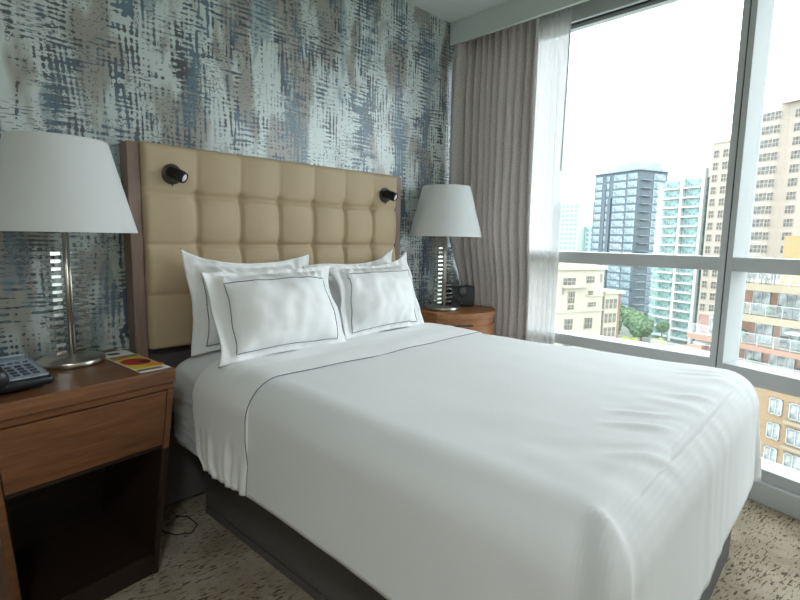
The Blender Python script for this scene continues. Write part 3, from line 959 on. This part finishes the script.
# ------------------------------------------------------------------ the city outside
def frame(name, label, cat, anchor, group=None):
    return thing(name, label, cat, (anchor[0], anchor[1], 0), (0, 0, R(-110)), group)
GZ = -30
def part(nm, mat, par, lo, hi, bev=0):
    bm = NB(); bx(bm, lo, hi, bev, seg=1); return obj(nm, bm, mat, par)
class Rep:
    """one source mesh per kind of repeated part; copies share mesh data"""
    def __init__(s): s.src = {}
    def put(s, key, maker, par, loc, rz=0):
        if key not in s.src:
            o = maker(); o.parent = par; o.location = loc; o.rotation_euler = (0, 0, rz); s.src[key] = o
        else:
            o = link_copy(s.src[key], par, loc); o.rotation_euler = (0, 0, rz)
        return o
def window_part(w, h, frame_m, pane_m, depth=.12, bars=1, hb=0):
    """window: frame with pane as sub-part, facing local -y, origin bottom centre"""
    def mk():
        bm = NB(); f = .07
        bx(bm, (-w / 2, -depth, 0), (w / 2, .05, f)); bx(bm, (-w / 2, -depth, h - f), (w / 2, .05, h))
        bx(bm, (-w / 2, -depth, 0), (-w / 2 + f, .05, h)); bx(bm, (w / 2 - f, -depth, 0), (w / 2, .05, h))
        for k in range(bars):
            x = -w / 2 + w * (k + 1) / (bars + 1); bx(bm, (x - .03, -depth, 0), (x + .03, .05, h))
        for k in range(hb):
            z = h * (k + 1) / (hb + 1); bx(bm, (-w / 2, -depth, z - .04), (w / 2, .05, z + .04))
        o = obj('window', bm, frame_m)
        bp = NB(); bx(bp, (-w / 2, -.05, 0), (w / 2, .04, h)); obj('pane', bp, pane_m, o)
        return o
    return mk

# dark blue tower
T1 = frame('tower', 'dark blue glass high-rise with pale rooftop, tallest left of the green tower', 'building', (200, 73.4))
rp = Rep()
part('wall', M['x_darkwall'], T1, (-21.5, 0, GZ), (0, 16, 28.2))
part('roof_slab', M['x_palemetal'], T1, (-22.3, -.9, 28.2), (.8, 16.6, 28.7))
bm = NB(); prism(bm, [(-20, 2), (-2, 2), (-1, 15), (-20, 15)], 28.7, 32.2, top=[(-18, 4), (-4, 3), (-2, 14), (-18, 14)]); obj('rooftop', bm, M['x_palemetal'], T1)
bm = NB(); bx(bm, (-13.6, -.6, GZ), (-12.2, .1, 18.5)); obj('pier', bm, M['x_darkwall'], T1)
bm = NB(); bx(bm, (-16.6, -.3, GZ), (-15.2, .1, 24.0)); obj('pier', bm, M['x_darkwall'], T1)
for f in range(18):
    z = 25.0 - f * 3.0
    for (cx, w) in ((-19.2, 3.8), (-14.4, 1.5), (-8.6, 6.2), (-2.6, 4.6)):
        rp.put(('f', w), window_part(w, 2.35, M['x_darkwall'], M['x_darkglass'], .1, max(1, int(w // 1.6))), T1, (cx, -.02, z))
    rp.put('s', window_part(6.5, 2.35, M['x_palemetal'], M['x_darkglass'], .1, 3), T1, (.02, 11.5, z), PI / 2)
    bm = None
    rp.put('b', lambda: part('balcony', M['x_palemetal'], None, (0, -2.6, -.12), (1.4, 2.6, .12)), T1, (0, 4.4, z - .4))
for k in range(2):
    part('podium', M['x_palemetal'], T1, (-21.8 + 13 * k, -.4, GZ + 2), (-11 + 13 * k, .2, GZ + 3.2))

# green white tower
T2 = frame('tower', 'pale green glass high-rise with rows of white balconies', 'building', (170, 42.8))
rp = Rep()
part('wall', M['x_greenglass'], T2, (-13.5, 0, GZ), (.6, 12, 20.4))
part('wall', M['x_white'], T2, (-6.9, 1.5, 20.4), (.5, 11.5, 25.0))
part('wall', M['x_white'], T2, (-13.3, 2, 20.4), (-6.9, 12, 21.6))
bm = NB(); prism(bm, [(-13.5, 0), (-17.6, 2.4), (-17.6, 12), (-13.5, 12)], GZ, 18.6); obj('glass_bay', bm, M['x_greenglass'], T2)
bm = NB(); prism(bm, [(-13.5, -.3), (-17.9, 2.2), (-17.9, 12), (-13.5, 12)], 18.6, 19.2); obj('roof_slab', bm, M['x_white'], T2)
for x in (-7.2, -.4): part('pier', M['x_white'], T2, (x, -1.1, GZ), (x + .9, .2, 20.9 if x < -1 else 23))
for f in range(17):
    z = 17.6 - f * 2.9
    for key, x0, x1 in (('a', -13.4, -7.3), ('b', -6.2, -.5)):
        w = x1 - x0
        rp.put(('bal', key), (lambda w=w: part('balcony', M['x_white'], None, (-w / 2, -1.5, -.15), (w / 2, .1, .32))), T2, ((x0 + x1) / 2, 0, z))
        if f < 16: rp.put(('win', key), window_part(w * .86, 2.2, M['x_white'], M['x_greendark'], .06, 3), T2, ((x0 + x1) / 2, -.02, z + .45))
    rp.put('ring', lambda: (lambda bm: (prism(bm, [(-13.5, -.25), (-17.85, 2.25), (-17.85, 2.5), (-13.5, .05)], -.2, .2), obj('floor_band', bm, M['x_white'], None))[1])(NB()), T2, (0, 0, z))

# beige tower
T3 = frame('tower', 'tall beige stone high-rise with many small windows and stepped roof behind the mullion', 'building', (160, 18.99))
rp = Rep()
part('wall', M['x_beige'], T3, (-23.7, 0, GZ), (-16, 22, 29.5))
part('wall', M['x_beige'], T3, (-16, .7, GZ), (18, 22, 37.0))
part('parapet', M['x_beigetrim'], T3, (-24.0, -.3, 29.5), (-15.8, 22, 30.3))
part('parapet', M['x_beigetrim'], T3, (-14.5, -.9, 36.6), (18, 22, 37.6))
bm = NB(); prism(bm, [(-12.2, .7), (-10.6, -1.0), (-6.0, -1.0), (-4.6, .7)], GZ, 36.6); obj('bay', bm, M['x_beige'], T3)
part('penthouse', M['x_beigetrim'], T3, (-13.2, 4, 37.6), (18, 19, 40.4))
part('penthouse', M['x_beige'], T3, (-9.0, 6, 40.4), (14, 17, 43.5))
for f in range(15):
    z = 25.4 - f * 3.4
    zr = z + 7.4
    for key, cx, y, w, zz in (('n', -22.3, 0, 1.6, z), ('n', -19.6, 0, 1.6, z), ('b', -8.6, -1.0, 3.0, zr), ('n', -6.3, -1.0, 1.6, zr), ('m', -2.3, .7, 2.2, zr), ('n', -11.0, -.6, 1.6, zr)):
        if f > 12 and key == 'm': continue
        rp.put((key, w), window_part(w, 2.1, M['x_beigetrim'], M['x_beigeglass'], .12, 2 if w > 2 else 1, 1), T3, (cx, y - .02, zz))
    rp.put('sill', lambda: part('floor_band', M['x_beigetrim'], None, (-10.0, -1.1, -.9), (-7.1, -.9, -.3)), T3, (0, 0, zr))

# cream mid-rise, seen on its right flank
T4 = frame('apartment_house', 'cream rendered apartment house with small paned windows beside the sheer curtain', 'building', (100, 50.94))
rp = Rep()
part('wall', M['x_cream'], T4, (-9, 0, GZ), (0, 13.4, -5.2))
part('cornice', M['x_cream'], T4, (-9.4, -.5, -5.2), (.55, 13.8, -4.3))
part('attic', M['x_cream'], T4, (-8, 1, -4.3), (-.8, 11.5, -3.3))
part('string_course', M['x_cream'], T4, (-.2, 0, -14.6), (.3, 13.6, -14.2))
part('string_course', M['x_cream'], T4, (-.2, 8.5, -11.2), (.3, 13.6, -10.9))
for (yy, z, w, h) in ((3.2, -8.6, 3.6, 1.7), (9.3, -8.2, 2.4, 1.6), (1.6, -10.6, .6, 1.2), (4.0, -12.6, 2.0, 2.7), (9.6, -11.2, 1.4, 1.3), (4.0, -14.0, 1.8, 1.1), (10.2, -13.6, 2.4, 1.1), (3.6, -18.6, 2.4, 2.6), (9.4, -18.6, 2.4, 2.6), (3.6, -22.4, 2.4, 2.2), (9.4, -22.4, 2.4, 2.2), (12.6, -8.2, .5, 2.0)):
    rp.put((w, h), window_part(w, h, M['x_cream'], M['x_beigeglass'], .12, 2 if w > 1.9 else 1, 1), T4, (.02, yy, z), PI / 2)
part('balcony', M['x_cream'], T4, (0, 1.2, -9.1), (.9, 8.2, -8.6))

T5 = frame('apartment_house', 'narrow house with rose brick corner and pale bays right of the cream house', 'building', (100.2, 50.94))
rp = Rep()
part('wall', M['x_pink'], T5, (-6, 14.0, GZ), (-.6, 19.6, -10.9))
part('cornice', M['x_cream'], T5, (-6.4, 13.9, -10.9), (.3, 20.0, -10.3))
part('bay', M['x_cream'], T5, (-.7, 14.0, GZ), (0, 18.2, -10.9))
for k in range(4):
    for yy in (14.7, 16.0, 17.3):
        rp.put('w', window_part(.9, 2.3, M['x_cream'], M['x_beigeglass'], .1, 1, 1), T5, (.02, yy, -14.3 - k * 3.3), PI / 2)

# far pale towers
for (ax, ay), lo, hi, lab in (((330, 160), (-26, 0, GZ), (0, 16, 27), 'pale distant high-rise just right of the sheer curtain, the taller one'),
                              ((330, 160), (.5, 6, GZ), (13, 20, 10.5), 'pale distant block with grid of windows left of the dark tower, the shorter one')):
    T6 = frame('tower', lab, 'building', (ax, ay))
    part('wall', M['x_far'], T6, lo, hi)
    part('parapet', M['x_white'], T6, (lo[0] - .3, lo[1] - .3, hi[2]), (hi[0] + .3, hi[1], hi[2] + .7))
    rp = Rep()
    nb = int((hi[0] - lo[0]) // 4.2)
    for f in range(int(min(13, (hi[2] + 18) // 3.2))):
        for k in range(nb):
            rp.put('w', lambda: part('window', M['x_farglass'], None, (-1.2, -.15, 0), (1.2, .1, 1.9)), T6, (lo[0] + 2.1 + k * 4.2, lo[1], hi[2] - 3.0 - f * 3.2))

# terraced brick block across the street
T7 = frame('terrace_block', 'stepped brick apartment block with balconies and white railings across the street', 'building', (46, 3.46))
rp = Rep()
LV = [(-1.95, 0.0, -5.2), (-4.40, -.15, -5.4), (-6.75, -.3, -8.0), (-8.85, -.45, -11.5)]   # floor z, front y, left end
XR = 16
for k, (z, y, xl) in enumerate(LV):
    zb = LV[k + 1][0] if k < 3 else GZ
    mat = (M['x_brick'], M['x_brick'], M['x_brick'], M['x_obrick'])[k]
    yn = y + 1.7 if k < 3 else y + .1
    part('wall', mat, T7, (xl + .3, yn, zb), (XR, 12, z - .02))
    part('terrace', M['x_fascia'] if k < 2 else M['x_brick'], T7, (xl, y, z - (.55 if k < 2 else .4)), (XR, 12, z))
    rl = NB()
    bx(rl, (xl, y + .05, z + .90), (XR, y + .10, z + .95)); bx(rl, (xl, y + .05, z + .12), (XR, y + .09, z + .15))
    r_ = obj('railing', rl, M['x_rail'], T7)
    gp = NB(); bx(gp, (xl, y + .07, z + .15), (XR, y + .08, z + .9)); obj('glass_panel', gp, M['glass'], r_)
    n = int((XR - xl) / 1.15)
    for i in range(min(n, 12)):
        rp.put('post', lambda: part('post', M['x_rail'], None, (-.025, -.025, 0), (.025, .025, .93)), r_, (xl + .02 + i * 1.15, y + .075, z))
    if k < 3:
        zf = LV[k + 1][0]
        for i, (cx, w) in enumerate(((-3.3, 1.3), (-1.2, 1.8), (1.4, 2.2), (4.4, 2.0))):
            rp.put(('d', w), window_part(w, 1.7, M['x_rail'], (M['x_pane'], M['x_pane'], M['x_beigeglass'], M['x_pane'])[i], .1, 1 if w < 1.5 else 2), T7, (cx + .5 * (k % 2), yn - .02, zf + .05))
rp.put(('d', 1.3), None, T7, (-6.3, 1.38, -8.8))
for z in (-11.6, -13.5, -15.4, -17.3):
    for cx, w in ((-.35, .9), (1.15, 1.2), (3.0, .9), (-2.6, .9), (-4.6, .9)):
        rp.put(('o', w), window_part(w, 1.25, M['x_rail'], M['x_pane'], .1, 1, 0), T7, (cx, -.37, z))
    rp.put('bk', lambda: part('balcony', M['x_fascia'], None, (.4, -.75, -.35), (1.9, -.3, -.12)), T7, (0, 0, z))
part('wall', M['x_pink'], T7, (-8.0, 1.2, -6.75), (-5.0, 10, -5.15)); part('parapet', M['x_fascia'], T7, (-8.15, 1.1, -5.15), (-5.0, 10, -5.0))
rp.put(('d', 1.3), None, T7, (-6.4, 1.18, -6.7))
part('penthouse', M['x_ochre'], T7, (-2.4, 2.2, -1.95), (XR, 11, 1.8))

def at7(x, y, z):
    return T7.matrix_basis @ Vector((x, y, z))
T7m = Matrix.Translation((46, 3.46, 0)) @ Matrix.Rotation(R(-110), 4, 'Z')
def parasol(x, y, z, label):
    p = T7m @ Vector((x, y, z))
    t = thing('parasol', label, 'parasol', p, (0, 0, R(-100)), group='parasols on the brick terraces')
    b = NB(); tube(b, [(0, 0, 0), (0, 0, 1.75)], .03, 8); obj('pole', b, M['x_fur'], t)
    b = NB(); lathe(b, [(1.05, 1.32), (.55, 1.56), (.0, 1.78), (0, 1.74), (.55, 1.52), (1.04, 1.29), (1.05, 1.32)], 8); obj('canopy', b, M['x_white'], t)
    b = NB(); lathe(b, [(0, 0), (.25, 0), (.25, .06), (0, .08)], 12); obj('base', b, M['x_fur'], t)
parasol(.1, .75, -6.75, 'open white parasol on the middle brick terrace right of the mullion')
parasol(-6.9, .75, -8.85, 'open white parasol on the brick terrace left of the mullion')
def patio_table(x, y, z, label):
    p = T7m @ Vector((x, y, z))
    t = thing('patio_table', label, 'table', p, (0, 0, R(-110)), group='patio tables on the brick terraces')
    b = NB(); bx(b, (-.55, -.4, .68), (.55, .4, .73)); obj('table_top', b, M['x_fur'], t)
    for sx in (-.48, .48):
        for sy in (-.33, .33):
            b = NB(); bx(b, (sx - .03, sy - .03, 0), (sx + .03, sy + .03, .68)); obj('leg', b, M['x_fur'], t)
patio_table(-3.2, .7, -1.95, 'dark patio table on the top cream terrace beside the mullion')
patio_table(-.2, .7, -4.40, 'dark patio table on the second terrace from the top')

def patio_chair(x, y, z, rz, label):
    p = T7m @ Vector((x, y, z))
    t = thing('patio_chair', label, 'chair', p, (0, 0, R(-110 + rz)), group='patio chairs on the brick terraces')
    b = NB(); bx(b, (-.25, -.25, .38), (.25, .25, .46)); obj('seat', b, M['x_fur'], t)
    b = NB(); bx(b, (-.25, .19, .46), (.25, .25, .92)); obj('backrest', b, M['x_fur'], t)
    for sx in (-.21, .21):
        for sy in (-.21, .21):
            b = NB(); bx(b, (sx - .025, sy - .025, 0), (sx + .025, sy + .025, .38)); obj('leg', b, M['x_fur'], t)
patio_chair(-4.1, .7, -1.95, 90, 'dark patio chair left of the table on the top terrace')
patio_chair(-2.3, .7, -1.95, -90, 'dark patio chair right of the table on the top terrace')
patio_chair(-1.3, .75, -4.40, 90, 'dark patio chair left of the table on the second terrace')
patio_chair(.6, .75, -4.40, -90, 'dark patio chair right of the table on the second terrace')
patio_chair(-.9, .8, -6.75, 40, 'dark patio chair under the white parasol on the third terrace')
patio_chair(.4, .6, -8.85, 0, 'dark patio chair on the lowest brick terrace')
def blob_tree(name, x, y, zb, h, r, mat, label, cat, group, seed, trunk=True):
    t = thing(name, label, cat, (x, y, zb), group=group)
    rnd = random.Random(seed)
    b = NB()
    n = 9
    for k in range(n):
        c = Vector((rnd.uniform(-.55, .55) * r, rnd.uniform(-.55, .55) * r, h - r * rnd.uniform(.5, 1.35)))
        rr = r * rnd.uniform(.45, .7)
        tb = bmesh.new(); bmesh.ops.create_icosphere(tb, subdivisions=3, radius=1)
        for v in tb.verts:
            d = v.co.copy()
            v.co = c + d * rr * (1 + .3 * nz(d.x * 3 + k, d.y * 3 + seed, d.z * 3) + .3 * nz(d.x * 8, d.y * 8 + k, d.z * 8))
        merge(b, tb)
    obj('foliage', b, mat, t)
    if trunk:
        b = NB(); lathe(b, [(r * .10, 0), (r * .07, h * .5), (r * .04, h * .8), (0, h * .85)], 8); obj('trunk', b, M['bark'], t)
    return t
g = 'street trees below the towers'
for i, (x, y, h, r, mt, lab) in enumerate((
    (147, 58.5, 8.2, 3.0, 'leaf_a', 'green street tree beside the rose brick corner'),
    (161, 56.5, 9.0, 3.8, 'leaf_a', 'green street tree at the foot of the dark tower'),
    (150, 50.5, 8.6, 3.0, 'leaf_a', 'green street tree nearest the green tower'),
    (172, 66, 9.4, 3.6, 'leaf_a', 'dark street tree half hidden behind the rose brick corner'),
    (157, 47.2, 7.6, 2.0, 'leaf_a', 'street tree behind its neighbours, close to the green tower'),
    (128, 45.6, 6.5, 2.4, 'leaf_b', 'low lime green tree above the window rail, left of its neighbours'),
    (125, 36.8, 7.4, 2.3, 'leaf_c', 'olive tree at the foot of the green tower, left of the brick terraces'),
    (122, 31.0, 7.0, 2.0, 'leaf_c', 'olive tree closest to the brick terraces'))):
    blob_tree('street_tree', x, y, GZ, h + 1, r, M[mt], lab, 'tree', g, 30 + i)
for i, (x, y, z, h, lab) in enumerate((
    (-4.2, .6, -4.40, .8, 'dark green shrub on the second terrace beside the mullion'),
    (-3.9, .6, -6.75, 1.0, 'bushy shrub on the third terrace beside the mullion'),
    (-2.0, .6, -4.40, .7, 'small shrub on the second terrace near its table'),
    (-2.9, .5, -8.85, .9, 'round shrub on the lowest terrace below the parasol'),
    (1.7, .6, -6.75, .9, 'shrub on the third terrace right of the parasol'))):
    p = T7m @ Vector((x, y, z))
    blob_tree('potted_shrub', p.x, p.y, p.z, h, h * .45, M['leaf_a'], lab, 'shrub', 'shrubs on the brick terraces', 60 + i)

b = NB(); bx(b, (12, -400, GZ - .5), (900, 600, GZ)); setprops(obj('street_ground', b, M['x_street']), 'grey street level far below the window', None, None, ST)

# ------------------------------------------------------------------ light
W = bpy.data.worlds.new('overcast_sky'); bpy.context.scene.world = W; W.use_nodes = True
nt = W.node_tree; bg = nt.nodes['Background']
tc = nt.nodes.new('ShaderNodeTexCoord'); sx = nt.nodes.new('ShaderNodeSeparateXYZ'); nt.links.new(tc.outputs['Generated'], sx.inputs[0])
cr = nt.nodes.new('ShaderNodeValToRGB'); nt.links.new(sx.outputs[2], cr.inputs[0])
cr.color_ramp.elements[0].position = 0; cr.color_ramp.elements[0].color = (.86, .94, 1.0, 1)
cr.color_ramp.elements[1].position = .7; cr.color_ramp.elements[1].color = (.90, .96, 1.0, 1)
nt.links.new(cr.outputs[0], bg.inputs[0])
bg.inputs[1].default_value = 3.8

def fill_light(x, y, label, power):  # unseen fixture, added to brighten the room from behind the camera
    t = thing('fill_light', label, 'fill light', (x, y, HC), group='added fill lights')
    b = NB(); lathe(b, [(0, 0), (.19, 0), (.19, -.03), (.175, -.035), (.17, -.02), (0, -.02)], 40); obj('housing', b, M['nickel'], t, True)
    b = NB(); lathe(b, [(.17, -.022), (.165, -.05), (.10, -.066), (0, -.07)], 40)
    gm = G('fill_diffuser'); gm.col((.9, .9, .88)); gm.set(Emission_Color=(.97, 1, .99, 1), Emission_Strength=4.0)
    obj('diffuser', b, gm.m, t, True)
    ld = bpy.data.lights.new('fill_lamp', 'AREA'); ld.shape = 'DISK'; ld.size = .34; ld.energy = power; ld.color = (.93, .99, 1)
    lo = bpy.data.objects.new('lamp', ld); C.objects.link(lo); lo.parent = t; lo.location = (0, 0, -.075)
fill_light(-.55, -2.75, 'round flush fill light added behind the camera', 15)

sc = bpy.context.scene
sc.view_settings.view_transform = 'Standard'; sc.view_settings.look = 'None'
sc.view_settings.gamma = 1.0; sc.view_settings.use_curve_mapping = False
sc.view_settings.exposure = 0.53
sc.cycles.max_bounces = 12; sc.cycles.diffuse_bounces = 6; sc.cycles.transparent_max_bounces = 16
sc.cycles.use_denoising = True
sc.cycles.sample_clamp_indirect = 6.0
